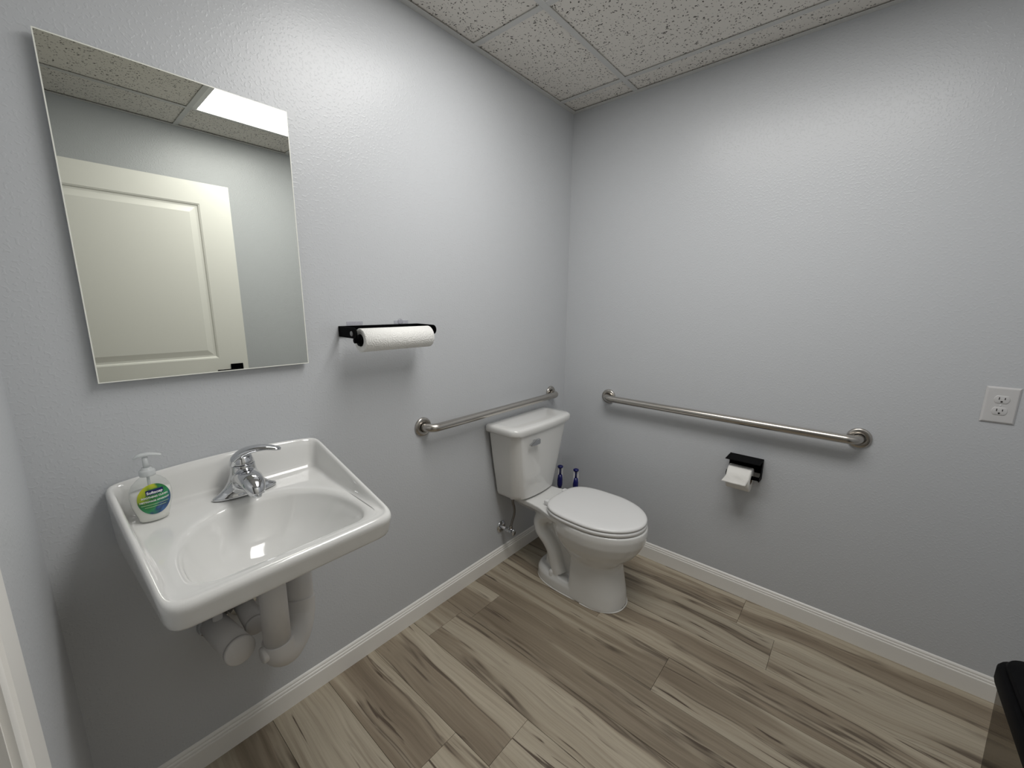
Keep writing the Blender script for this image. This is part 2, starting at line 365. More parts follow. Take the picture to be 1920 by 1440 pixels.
# ------------------------------------------------------------------ the room shell
def wx(y): return XC + 0.015 * y          # the left wall is not quite square
floor = struct('floor', B(-2.30, 0.0, YD, 0.0, -0.06, -0.0045), 'subfloor')
PW, P0, PL = 0.19, -0.016, 1.22
ends = {0: -1.088, 1: -1.232, 2: -0.60, 3: -0.928, 4: -0.18, 5: -1.34, 6: -0.657, 7: -0.505, 8: -1.05, 9: -0.30, 10: -0.85, 11: -0.4, -1: -0.7}
for k in range(-1, 12):
    xr = min(P0 - PW * k, 0.0); xl = max(P0 - PW * (k + 1), -2.30)
    if xr - xl < 0.004: continue
    cuts = [0.0]; e = ends[k]
    while e < -0.05 - 0 and e > YD: e += PL
    e -= PL
    while e > YD:
        if e < -0.03: cuts.append(e)
        e -= PL
    cuts.append(YD)
    for a, b_ in zip(cuts[:-1], cuts[1:]):
        g = 0.0005
        me_w = xr - xl - 2 * g; me_l = a - b_ - 2 * g
        bm = B(-me_w / 2, me_w / 2, -me_l / 2, me_l / 2, -0.0045, 0.0, bev=0.0004, seg=1)
        me = bpy.data.meshes.new('plank'); bmesh.ops.recalc_face_normals(bm, faces=bm.faces[:]); bm.to_mesh(me); bm.free(); me.materials.append(M['plank'])
        piece('plank', me, floor, ((xr + xl) / 2, (a + b_) / 2, 0))

struct('wall_back', B(-2.40, 0.12, 0.0, 0.12, 0.0, 2.52), 'wall')
struct('wall_right', B(0.0, 0.12, YD - 0.12, 0.0, 0.0, 2.52), 'wall')
struct('wall_front', B(-2.30, 0.0, YD - 0.12, YD, 0.0, 2.52), 'wall')
JY0, JY1, DOOR_H = -0.79, -1.665, 2.06     # doorway in the left wall
bm = bmesh.new()
def wedge(bm, y0, y1, z0, z1):
    p = [(wx(y0), y0), (wx(y1), y1), (-2.27, y1), (-2.27, y0)]
    loft(bm, [[(x, y, z0) for x, y in p], [(x, y, z1) for x, y in p]])
wedge(bm, 0.0, JY0, 0, 2.52); wedge(bm, JY1, YD, 0, 2.52); wedge(bm, JY0, JY1, DOOR_H, 2.52)
struct('wall_left', bm, 'wall')
# hall outside the doorway
struct('floor_hall', B(-3.9, -2.305, YD - 0.1, 0.3, -0.06, 0.0), 'subfloor')
struct('wall_hall', B(-3.6, -3.5, YD - 0.1, 0.3, 0.0, 2.52), 'hall')

# ceiling: slab above, lay-in tiles, exposed grid, wall angle
ceiling = struct('ceiling', B(-2.30, 0.0, YD, 0.0, 2.47, 2.52), 'hall')
GX = [0.0, -0.150, -0.7596, -1.3692, -1.9788, -2.20]
GY = [0.0, -0.363, -1.5822, YD]
for i in range(5):
    for j in range(3):
        if i == 2 and j == 1: continue       # the light panel takes this cell
        a, b_, c, d = GX[i + 1], GX[i], GY[j + 1], GY[j]
        a = max(a, -2.18)
        bm = B(-(b_ - a) / 2 + 0.004, (b_ - a) / 2 - 0.004, -(d - c) / 2 + 0.004, (d - c) / 2 - 0.004, 0, 0.015, bev=0.0015, seg=1)
        me = bpy.data.meshes.new('ceiling_tile'); bmesh.ops.recalc_face_normals(bm, faces=bm.faces[:]); bm.to_mesh(me); bm.free(); me.materials.append(M['tile'])
        piece('ceiling_tile', me, ceiling, ((a + b_) / 2, (c + d) / 2, H + 0.0055))
def tbar(x0, x1, y0, y1, along):
    bm = bmesh.new(); t = 0.012
    if along == 'x':
        box(bm, x0, x1, y0 - t, y0 + t, H, H + 0.0032, bev=0.0006, seg=1); box(bm, x0, x1, y0 - 0.0025, y0 + 0.0025, H + 0.0032, H + 0.036)
    else:
        box(bm, x0 - t, x0 + t, y0, y1, H, H + 0.0032, bev=0.0006, seg=1); box(bm, x0 - 0.0025, x0 + 0.0025, y0, y1, H + 0.0032, H + 0.036)
    obj('grid_bar', bm, 'grid', ceiling, smooth=False)
xe = -2.15
for gy in (GY[1], GY[2]): tbar(xe, -0.020, gy, gy, 'x')
for gx in GX[1:5]:
    for j in range(3):
        ya = GY[j] - (0.012 if j else 0.020); yb = GY[j + 1] + (0.012 if j < 2 else 0.020)
        tbar(gx, gx, yb, ya, 'y')
for nm, a in (('wall_angle', (-2.15, 0, -0.024, 0)), ('wall_angle', (-0.024, 0, YD, -0.024)), ('wall_angle', (-2.15, -0.024, YD, YD + 0.024)), ('wall_angle', (-2.16, -2.108, YD + 0.024, -0.024))):
    obj(nm, B(a[0], a[1], a[2], a[3], H - 0.0012, H + 0.0012), 'grid', ceiling, smooth=False)

# baseboards with a stepped top moulding
BP = [(0, 0), (0.012, 0), (0.012, 0.0635), (0.0108, 0.0662), (0.0082, 0.0672), (0.0092, 0.0705), (0.0086, 0.0745), (0.0066, 0.0770), (0.0052, 0.0778), (0.0062, 0.0805), (0.0056, 0.0840), (0.0038, 0.0872), (0.0010, 0.0900), (0, 0.0901)]
def baseboard(name, p0, p1, nrm):
    bm = bmesh.new(); n = Vector((nrm[0], nrm[1], 0))
    loft(bm, [[Vector((p[0], p[1], 0)) + n * d + Vector((0, 0, z)) for d, z in BP] for p in (p0, p1)])
    return struct(name, bm, 'trim')
baseboard('baseboard_back', (wx(0) , 0), (0, 0), (0, -1))
baseboard('baseboard_right', (0, YD), (0, -0.012), (-1, 0))
baseboard('baseboard_front', (-2.14, YD), (-0.012, YD), (0, 1))
baseboard('baseboard_left', (wx(-0.012), -0.012), (wx(-0.69), -0.69), (1, 0))
# door casing round the opening, jambs
def casing_leg(name, y_out, y_bead, y_in, z1):
    bm = bmesh.new()
    def sec(z): 
        return [(wx(y_out), y_out, z), (wx(y_out) + 0.0115, y_out, z), (wx(y_bead) + 0.0105, y_bead, z), (wx(y_bead) + 0.0075, y_bead + (0.003 if y_in > y_bead else -0.003), z), (wx(y_in) + 0.0065, y_in, z), (wx(y_in), y_in, z)]
    loft(bm, [sec(0.0), sec(z1)]); return struct(name, bm, 'trim')
casing_leg('trim_1', -0.695, -0.772, -0.797, DOOR_H + 0.10)
casing_leg('trim_2', -1.76, -1.70, -1.66, DOOR_H + 0.10)
struct('trim_3', B(wx(-1.2) + 0.002, wx(-1.2) + 0.013, -1.655, -0.80, DOOR_H, DOOR_H + 0.10), 'trim')
struct('trim_4', B(-2.27, wx(JY0) + 0.001, JY0 - 0.012, JY0 - 0.0001, 0, DOOR_H - 0.001), 'trim')
struct('trim_5', B(-2.21, -2.160, JY0 - 0.026, JY0 - 0.0135, 0, DOOR_H - 0.016), 'trim')
struct('trim_6', B(-2.27, wx(JY1) + 0.001, JY1 + 0.0001, JY1 + 0.012, 0, DOOR_H - 0.001), 'trim')
struct('trim_7', B(-2.27, wx(-1.2) - 0.012, JY1 + 0.013, JY0 - 0.013, DOOR_H - 0.014, DOOR_H - 0.001), 'trim')

# the open door leaf, seen in the mirror
DX0, DX1, DY0, DY1, DZ0, DZ1 = -2.118, -1.218, -1.655, -1.620, 0.010, 2.040
door = struct('door_1', B(DX0 + 0.002, DX1 - 0.002, DY0 + 0.010, DY1 - 0.010, DZ0 + 0.002, DZ1 - 0.002), 'door')
def dpart(name, x0, x1, z0, z1): obj(name, B(x0, x1, DY0, DY1, z0, z1), 'door', door, smooth=False)
ST = 0.150
dpart('door_stile', DX0, DX0 + ST, DZ0, DZ1); dpart('door_stile', DX1 - ST, DX1, DZ0, DZ1)
for z0, z1 in ((1.925, DZ1), (0.86, 1.052), (DZ0, 0.24)): dpart('door_rail', DX0 + ST, DX1 - ST, z0, z1)
for z0, z1 in ((1.052, 1.925), (0.24, 0.86)):
    for yf, s in ((DY1, -1), (DY0, 1)):
        bm = bmesh.new(); x0, x1 = DX0 + ST, DX1 - ST
        def ring(i, dy): return [(x0 + i, yf + s * dy, z0 + i), (x1 - i, yf + s * dy, z0 + i), (x1 - i, yf + s * dy, z1 - i), (x0 + i, yf + s * dy, z1 - i)]
        loft(bm, [ring(0, 0.0098), ring(0, 0.001), ring(0.006, 0.003), ring(0.010, 0.009), ring(0.020, 0.0094), ring(0.050, 0.0022)], cap0=False)
        obj('raised_panel', bm, 'door', door, smooth=False)
h = obj('door_handle', B(DX1 - 0.095, DX1 - 0.030, DY1, DY1 + 0.009, 0.945, 1.0105, bev=0.002), 'black', door, smooth=False, label='black square lever handle')
bm = bmesh.new(); tube(bm, smooth_path([(DX1 - 0.0625, DY1 + 0.008, 0.978), (DX1 - 0.0625, DY1 + 0.040, 0.978), (DX1 - 0.075, DY1 + 0.050, 0.978), (DX1 - 0.175, DY1 + 0.050, 0.978)], 6), 0.0085, 12)
obj('lever', bm, 'black', h)
obj('latch_plate', B(DX1, DX1 + 0.002, -1.649, -1.626, 0.95, 1.008), 'black', door, smooth=False)
for z in (0.25, 1.05, 1.80):
    obj('hinge', LA([(0, -0.045), (0.006, -0.045), (0.006, 0.045), (0, 0.045)], (DX0 - 0.004, DY0 - 0.006, z), n=12), 'black', door)

# ceiling light: flat 2 x 4 ft panel
lt = thing('ceiling_light', 'flat white rectangular light panel set into the ceiling grid', 'ceiling light', (-1.0644, -0.9726, H))
lx0, lx1, ly0, ly1 = -1.3692 + 0.003, -0.7596 - 0.003, -1.5822 + 0.003, -0.363 - 0.003
bm = bmesh.new(); fwid, fwx, fwt = 0.010, 0.032, 0.030
for a in ((lx0, lx1, ly0, ly0 + fwid), (lx0, lx1, ly1 - fwt, ly1), (lx0, lx0 + fwx, ly0 + fwid, ly1 - fwt), (lx1 - fwx, lx1, ly0 + fwid, ly1 - fwt)):
    box(bm, *a, H + 0.0035, H + 0.022)
obj('light_frame', bm, 'lframe', lt, smooth=False)
bm = bmesh.new(); zf = H + 0.006
bm.faces.new([bm.verts.new(p) for p in ((lx0 + fwx, ly0 + fwid, zf), (lx0 + fwx, ly1 - fwt, zf), (lx1 - fwx, ly1 - fwt, zf), (lx1 - fwx, ly0 + fwid, zf))])
me = bpy.data.meshes.new('light_diffuser')
off = ORG[lt]
for v in bm.verts: v.co -= off
for f in bm.faces:
    f.normal_update()
    if f.normal.z > 0: f.normal_flip()
bm.to_mesh(me); bm.free(); me.materials.append(M['light'])
do = bpy.data.objects.new('light_diffuser', me); COL.objects.link(do); do.parent = lt
do['label'] = 'glowing white diffuser'

# ------------------------------------------------------------------ wall mirror
mx0, mx1, mz0, mz1, my = -1.9866, -1.5098, 1.1951, 1.9183, -0.020
mr = thing('wall_mirror', 'frameless rectangular mirror on the wall above the sink', 'mirror', ((mx0 + mx1) / 2, 0, mz0))
obj('backing_board', B(mx0 + 0.03, mx1 - 0.03, -0.0145, -0.0005, mz0 + 0.03, mz1 - 0.03), 'grey', mr, smooth=False)
bm = bmesh.new(); e = 0.0022
box(bm, mx0 + e, mx1 - e, -0.0150, my, mz0 + e, mz1 - e)
obj('mirror_glass', bm, 'mirror', mr, smooth=False)
bm = bmesh.new()
for a in ((mx0, mx0 + e, mz0, mz1), (mx1 - e, mx1, mz0, mz1), (mx0 + e, mx1 - e, mz0, mz0 + e), (mx0 + e, mx1 - e, mz1 - e, mz1)):
    box(bm, a[0], a[1], -0.0152, my - 0.0002, a[2], a[3])
obj('polished_edge', bm, 'glass_edge', mr, smooth=False)

# ------------------------------------------------------------------ wall-hung sink
SX0, SX1, SY0, SY1 = -2.014, -1.498, -0.468, -0.0008
SCX, SCY = -1.745, -0.255
def interp(pts, x):
    if x <= pts[0][0]: return pts[0][1]
    for (a, va), (b, vb) in zip(pts[:-1], pts[1:]):
        if x <= b: return va + (vb - va) * (x - a) / (b - a)
    return pts[-1][1]
def topz(x, y):
    z = interp([(-0.468, 0.834), (-0.235, 0.891), (-0.03, 0.942), (0, 0.944)], y)
    if y > -0.06: z += 0.016 * max(0, 1 - ((x - SCX) / 0.25) ** 2) * min(1, (y + 0.06) / 0.03)
    return z
def deckz(x, y): return interp([(-0.465, 0.8335), (-0.42, 0.8345), (-0.25, 0.840), (-0.14, 0.846), (-0.10, 0.8525), (-0.03, 0.856)], y)
NS = 112
def radial(outline, n=NS, cx=SCX, cy=SCY):
    """resample an outline as a star-shaped loop about the bowl centre"""
    out = []; m = len(outline)
    for k in range(n):
        a = 2 * pi * k / n; dx, dy = cos(a), sin(a); best = None
        for i in range(m):
            x1, y1 = outline[i][0] - cx, outline[i][1] - cy; x2, y2 = outline[(i + 1) % m][0] - cx, outline[(i + 1) % m][1] - cy
            ex, ey = x2 - x1, y2 - y1; den = dx * ey - dy * ex
            if abs(den) < 1e-12: continue
            t = (x1 * ey - y1 * ex) / den; s = (x1 * dy - y1 * dx) / den
            if t > 0 and -1e-6 <= s <= 1 + 1e-6 and (best is None or t < best): best = t
        out.append((cx + dx * best, cy + dy * best))
    return out
def O(i, ib=None, isd=None, fr=0.034):
    """sink plan inset by i (ib at the wall, isd at the sides); tapers slightly to the front"""
    ib = i if ib is None else ib; isd = i if isd is None else isd
    pts = rrect(SX0 + isd, SX1 - isd, SY0 + i, SY1 - ib, [max(fr - i * 0.5, 0.012)] * 2 + [0.014] * 2, 8)
    q = []
    for x, y in pts:
        f = 1 - 0.100 * max(0, -y / 0.468)
        q.append((SCX + (x - SCX) * f if x < SCX else x - 0.002 * max(0, (-y - 0.1) / 0.368), y))
    return radial(q)
def BO(s):
    """bowl opening: flat front, elliptical back; s = inset"""
    pts = []; x0, x1 = -1.938 + s, -1.538 - s; yf, ym, yb = -0.424 + s, -0.345, -0.118 - s
    c = (x0 + x1) / 2; hw = (x1 - x0) / 2
    for k in range(49):
        a = pi * k / 48; pts.append((c + hw * (abs(cos(a)) ** 0.86) * (1 if cos(a) > 0 else -1), ym + (yb - ym) * (sin(a) ** 0.86)))
    rf = 0.055
    for k in range(9): a = pi + 0.5 * pi * k / 8; pts.append((x0 + rf + rf * cos(a), yf + rf + rf * sin(a)))
    for k in range(9): a = 1.5 * pi + 0.5 * pi * k / 8; pts.append((x1 - rf + rf * cos(a), yf + rf + rf * sin(a)))
    return radial(pts)
def zl(lp, f): return [(x, y, f(x, y)) for x, y in lp]
DRX, DRY = -1.746, -0.240
def shrink(lp, t): return [(x + (DRX - x) * t, y + (DRY - y) * t) for x, y in lp]
BOT = 0.772
loops = []
bowl_steps = [(0.06, 0.034), (0.14, 0.062), (0.26, 0.090), (0.42, 0.114), (0.62, 0.131), (0.82, 0.141), (0.92, 0.145)]
for t, d in reversed(bowl_steps): loops.append(zl(shrink(BO(-0.004), t), lambda x, y, d=d: 0.826 - d))
loops.append(zl(BO(-0.006), lambda x, y: 0.808))
loops.append(zl(O(0.032, 0.010), lambda x, y: 0.792))
loops.append(zl(O(0.020, 0.004), lambda x, y: BOT + 0.003))
loops.append(zl(O(0.016, 0.001), lambda x, y: BOT))
loops.append(zl(O(0.0125, 0.0, 0.006), lambda x, y: BOT + 0.004))
loops.append(zl(O(0.0065, 0.0, 0.003), lambda x, y: 0.5 * (BOT + topz(x, y))))
loops.append(zl(O(0.0, 0.0), lambda x, y: topz(x, y) - 0.014))
loops.append(zl(O(0.003, 0.0005), lambda x, y: topz(x, y) - 0.004))
loops.append(zl(O(0.009, 0.004), lambda x, y: topz(x, y)))
loops.append(zl(O(0.014, 0.010), lambda x, y: topz(x, y) - 0.0015))
loops.append(zl(O(0.019, 0.017, 0.018), lambda x, y: max(deckz(x, y) + 0.001, topz(x, y) - 0.010)))
loops.append(zl(O(0.024, 0.030, 0.025), lambda x, y: deckz(x, y) + 0.006 * min(1, (topz(x, y) - deckz(x, y)) / 0.05)))
loops.append(zl(O(0.030, 0.040, 0.032), lambda x, y: deckz(x, y) + 0.0006))
def blend(a, b, t): return [(p[0] + (q[0] - p[0]) * t, p[1] + (q[1] - p[1]) * t) for p, q in zip(a, b)]
o1, b1 = O(0.030, 0.040, 0.032), BO(-0.012)
for t in (0.33, 0.66): loops.append(zl(blend(o1, b1, t), deckz))
loops.append(zl(b1, lambda x, y: deckz(x, y) - 0.0004))
loops.append(zl(BO(-0.004), lambda x, y: deckz(x, y) - 0.0020))
loops.append(zl(BO(0.004), lambda x, y: deckz(x, y) - 0.0060))
loops.append(zl(BO(0.0085), lambda x, y: deckz(x, y) - 0.0130))
loops.append(zl(BO(0.0100), lambda x, y: deckz(x, y) - 0.0220))
for t, d in bowl_steps: loops.append(zl(shrink(BO(0.0100), t), lambda x, y, d=d: 0.836 - d))
sink = thing('wall_sink', 'white porcelain wall-hung sink below the mirror', 'sink', (SCX, 0, BOT))
bm = bmesh.new(); loft(bm, loops)
obj('basin', bm, 'porcelain', sink, sub=1)
dr = obj('drain', LA([(0, 0.0), (0.012, 0.0), (0.013, 0.004), (0.021, 0.005), (0.023, 0.003), (0.023, -0.006), (0, -0.006)], (DRX, DRY, 0.6935)), 'chrome', sink)

# faucet
FX, FY = -1.738, -0.080
FZ = deckz(FX, FY) + 0.0012
fa = thing('faucet', 'chrome single-lever faucet standing on the sink deck', 'faucet', (FX, FY, FZ))
def vesica(hl, hd, z, oy=0.0, p=1.08):
    out = []
    for k in range(40):
        a = 2 * pi * k / 40
        ca, sa = cos(a), sin(a)
        out.append((FX + hl * (abs(ca) ** 0.95) * (1 if ca > 0 else -1), FY + oy + hd * (abs(sa) ** p) * (1 if sa > 0 else -1), FZ + z))
    return out
bm = bmesh.new()
loft(bm, [vesica(0.079, 0.027, 0.0), vesica(0.080, 0.028, 0.003), vesica(0.079, 0.027, 0.007), vesica(0.073, 0.0245, 0.011), vesica(0.062, 0.0250, 0.017, 0, 1.2), vesica(0.050, 0.0260, 0.028, 0, 1.1), vesica(0.0395, 0.0270, 0.044, 0, 1.0), vesica(0.0325, 0.0270, 0.064, 0, 1.0), vesica(0.0305, 0.0265, 0.080, 0, 1.0), vesica(0.0300, 0.0260, 0.087, 0, 1.0)])
tube(bm, smooth_path([(FX, FY + 0.004, FZ + 0.036), (FX, FY - 0.030, FZ + 0.052), (FX, FY - 0.062, FZ + 0.054), (FX, FY - 0.088, FZ + 0.042), (FX, FY - 0.099, FZ + 0.024)], 8), [0.034, 0.033, 0.0315, 0.0285, 0.0235, 0.0175], 24, flat=[0.032, 0.027, 0.0220, 0.0190, 0.0165, 0.0140])
remesh(bm, 'faucet_body', 'chrome', fa, 0.0016, 8)
obj('aerator', LA([(0, 0), (0.0105, 0), (0.0115, 0.002), (0.0115, 0.012), (0, 0.012)], (FX, FY - 0.098, FZ + 0.019), n=20), 'chrome', fa)
bm = bmesh.new()
hd_ = Vector((0.86, -0.50, 0)).normalized()
hp = [Vector((FX, FY, FZ)) + hd_ * s + Vector((0, 0, z)) for s, z in ((-0.020, 0.086), (-0.014, 0.102), (0.004, 0.117), (0.032, 0.126), (0.062, 0.1265), (0.088, 0.1215), (0.098, 0.118))]
tube(bm, smooth_path(hp, 7), [0.0250, 0.0285, 0.0265, 0.0215, 0.0175, 0.0140, 0.007], 22, flat=[0.011, 0.0130, 0.0120, 0.0092, 0.0072, 0.0058, 0.003])
loft(bm, [[(FX + r * cos(2 * pi * k / 24), FY + r * sin(2 * pi * k / 24), FZ + z) for k in range(24)] for r, z in ((0.0290, 0.0885), (0.0280, 0.097), (0.0240, 0.108), (0.0150, 0.117))])
remesh(bm, 'lever_handle', 'chrome', fa, 0.0014, 5)

# insulated pipes under the sink
pp = thing('drain_trap', 'white insulated drain trap hanging under the sink', 'drain pipe', (-1.738, -0.2, 0.36))
bm = bmesh.new(); tube(bm, [(DRX, -0.238, 0.685), (DRX, -0.236, 0.60), (DRX, -0.232, 0.455)], [0.0325, 0.033, 0.034], 24); obj('tailpiece', bm, 'insul', pp)
bm = bmesh.new()
tube(bm, smooth_path([(DRX, -0.232, 0.470), (DRX + 0.003, -0.229, 0.435), (DRX + 0.028, -0.206, 0.406), (DRX + 0.068, -0.170, 0.408), (DRX + 0.096, -0.138, 0.436), (DRX + 0.106, -0.122, 0.480)], 8), [0.0385, 0.041, 0.043, 0.042, 0.041, 0.041], 24)
obj('trap_bend', bm, 'insul', pp)
bm = bmesh.new()
tube(bm, smooth_path([(DRX + 0.106, -0.122, 0.472), (DRX + 0.110, -0.110, 0.52), (DRX + 0.118, -0.085, 0.548), (DRX + 0.125, -0.045, 0.552), (DRX + 0.127, -0.001, 0.552)], 8), 0.0385, 24)
obj('wall_arm', bm, 'insul', pp)
obj('wall_flange', LA([(0, 0), (0.052, 0), (0.050, -0.006), (0, -0.006)], (DRX + 0.127, -0.0006, 0.552), 'y'), 'insul', pp)
obj('cleanout_plug', LA([(0, -0.014), (0.019, -0.014), (0.021, -0.010), (0.021, 0.014), (0, 0.014)], (DRX - 0.030, -0.236, 0.448), 'x', 20), 'insul', pp)
def supply(x, z, label, tip, black_at, k=1.0):
    s = thing('supply_valve', label, 'water valve', (x, 0, z), 'insulated supply valves under the sink')
    a = Vector((x, -0.012, z)); b_ = Vector(tip)
    bm = bmesh.new(); tube(bm, [a, a.lerp(b_, 0.5), b_], [0.034 * k, 0.0355 * k, 0.036 * k], 24); obj('insulated_cover', bm, 'insul', s)
    t = (b_ - a).normalized()
    bm = bmesh.new(); tube(bm, [b_ - t * 0.006, b_ + t * 0.003, b_ + t * 0.006], [0.0375 * k, 0.0375 * k, 0.034 * k], 24); obj('cover_cap', bm, 'insul', s)
    bm = bmesh.new(); tube(bm, smooth_path([a.lerp(b_, 0.22) + Vector((0, 0, 0.02)), a.lerp(b_, 0.22) + Vector((0.004, 0.004, 0.12)), (black_at[0], black_at[1], 0.66), (black_at[0], black_at[1], 0.76)], 6), 0.0125, 14); obj('riser_tube', bm, 'insul', s)
    bm = bmesh.new(); lathe(bm, [(0, 0), (0.040, 0), (0.037, -0.010), (0, -0.010)], (x, -0.0006, z), 'y'); obj('escutcheon', bm, 'chrome', s)
supply(-1.842, 0.452, 'white insulated water valve with round end cap, left under the sink', (-1.826, -0.195, 0.468), (-1.82, -0.05))
supply(-1.765, 0.475, 'white insulated water valve behind the drain trap', (-1.766, -0.130, 0.468), (-1.735, -0.05), 0.76)

# ------------------------------------------------------------------ soap bottle
BX, BY = -1.9355, -0.078
BZ = deckz(BX, BY) + 0.0012
so = thing('soap_bottle', 'clear pump bottle of hand soap with green label on the sink', 'soap bottle', (BX, BY, BZ))
prof = [(0.000, 0.0265, 0.0155), (0.004, 0.0290, 0.0180), (0.012, 0.0300, 0.0190), (0.024, 0.0335, 0.0205), (0.044, 0.0385, 0.0225), (0.066, 0.0405, 0.0230), (0.082, 0.0385, 0.0220), (0.096, 0.0325, 0.0195), (0.106, 0.0235, 0.0165), (0.112, 0.0150, 0.0140), (0.118, 0.0128, 0.0128)]
def bot_wd(z):
    return interp([(p[0], p[1]) for p in prof], z), interp([(p[0], p[2]) for p in prof], z)
def bring(wd, dp, z, n=40, sc=1.0):
    return [(BX + sc * wd * cos(2 * pi * k / n), BY + sc * dp * sin(2 * pi * k / n), BZ + z) for k in range(n)]
bm = bmesh.new(); loft(bm, [bring(w_, d_, z) for z, w_, d_ in prof]); obj('bottle', bm, 'bottle', so)
bm = bmesh.new(); lp = [bring(w_, d_, z + 0.0012 if i == 0 else z, sc=0.965) for i, (z, w_, d_) in enumerate(prof) if z < 0.07]
wl, dl = bot_wd(0.078); lp.append(bring(wl, dl, 0.078, sc=0.965)); loft(bm, lp); obj('liquid_soap', bm, 'soap', so)
bm = bmesh.new(); tube(bm, [(BX, BY, BZ + 0.01), (BX, BY, BZ + 0.116)], 0.003, 10); obj('dip_tube', bm, 'pump', so)
obj('collar', LA([(0, 0.115), (0.0152, 0.115), (0.0155, 0.117), (0.0155, 0.127), (0.0140, 0.129), (0.0100, 0.131), (0.0095, 0.135), (0, 0.135)], (BX, BY, BZ), n=28), 'pump', so)
bm = bmesh.new(); lathe(bm, [(0, 0.134), (0.0060, 0.134), (0.0055, 0.160), (0, 0.160)], (BX, BY, BZ), n=18); obj('pump_stem', bm, 'pump', so)
bm = bmesh.new()
tube(bm, smooth_path([(BX - 0.0205, BY + 0.004, BZ + 0.1595), (BX - 0.010, BY + 0.002, BZ + 0.1655), (BX + 0.004, BY, BZ + 0.1668), (BX + 0.018, BY - 0.003, BZ + 0.1645), (BX + 0.030, BY - 0.006, BZ + 0.1605)], 6), [0.003, 0.0080, 0.0088, 0.0060, 0.0036], 16, flat=[0.0015, 0.0042, 0.0048, 0.0040, 0.0028])
obj('pump_head', bm, 'pump', so)
# round printed label wrapped on the front of the bottle
LX, LZ, RX, RZ = BX + 0.0030, BZ + 0.0585, 0.0315, 0.0385
def on_bottle(x, z, offy):
    wd, dp = bot_wd(z - BZ); t = max(-0.985, min(0.985, (x - BX) / wd))
    return (x, BY - dp * math.sqrt(1 - t * t) - offy, z)
bm = bmesh.new(); c0 = bm.verts.new(on_bottle(LX, LZ, 0.0006)); prev = None; NR = 10; NA = 48
for i in range(1, NR + 1):
    row = [bm.verts.new(on_bottle(LX + RX * i / NR * cos(2 * pi * k / NA), LZ + RZ * i / NR * sin(2 * pi * k / NA), 0.0006)) for k in range(NA)]
    for k in range(NA):
        j = (k + 1) % NA
        if prev is None: bm.faces.new((c0, row[k], row[j]))
        else: bm.faces.new((prev[k], row[k], row[j], prev[j]))
    prev = row
lab = obj('label', bm, 'label', so, label='round green and blue printed label')
bm = bmesh.new(); r_ = rrect(LX - 0.0145, LX + 0.0185, LZ + 0.0130, LZ + 0.0245, 0.0022, 4); cen = ((LX + 0.002), LZ + 0.019)
nb = 14; rows = []
for i in range(nb + 1):
    x = LX - 0.0145 + 0.033 * i / nb; rows.append([bm.verts.new(on_bottle(x, LZ + zz + 0.0012 * (i / nb), 0.0010)) for zz in (0.0125, 0.0185, 0.0245)])
for a, b_ in zip(rows[:-1], rows[1:]):
    for k in range(2): bm.faces.new((a[k], b_[k], b_[k + 1], a[k + 1]))
obj('brand_patch', bm, 'navy', lab)
def text_on(body, x, z, size, mat, offy, slant=0.035, bold=0.0):
    cu = bpy.data.curves.new('txt', 'FONT'); cu.body = body; cu.size = size; cu.align_x = 'CENTER'; cu.offset = bold
    cu.resolution_u = 3
    to = bpy.data.objects.new('txt', cu); COL.objects.link(to)
    dg = bpy.context.evaluated_depsgraph_get(); dg.update()
    me = bpy.data.meshes.new_from_object(to.evaluated_get(dg))
    bm = bmesh.new(); bm.from_mesh(me); bpy.data.objects.remove(to); bpy.data.meshes.remove(me); bpy.data.curves.remove(cu)
    for v in bm.verts:
        px, pz = x + v.co.x, z + v.co.y + slant * v.co.x
        v.co = Vector(on_bottle(px, pz, offy))
    return obj('lettering', bm, mat, lab, smooth=False)
text_on('Softsoap', LX + 0.002, LZ + 0.0155, 0.0088, 'ink', 0.0014, bold=0.00025)
text_on('SOOTHING CLEAN', LX + 0.001, LZ + 0.0055, 0.0058, 'ink', 0.0011, bold=0.00018)
text_on('NETTOYAGE APAISANT', LX + 0.000, LZ - 0.0045, 0.0052, 'ink', 0.0011, bold=0.00018)
for i, (hw, dz) in enumerate(((0.026, -0.0125), (0.020, -0.0185))):
    bm = bmesh.new(); nb = 12; rows = [[bm.verts.new(on_bottle(LX - hw + 2 * hw * k / nb, LZ + dz + q + 0.0010 * k / nb, 0.0010)) for q in (0, 0.0011)] for k in range(nb + 1)]
    for a, b_ in zip(rows[:-1], rows[1:]): bm.faces.new((a[0], b_[0], b_[1], a[1]))
    obj('printed_line', bm, 'lime', lab)

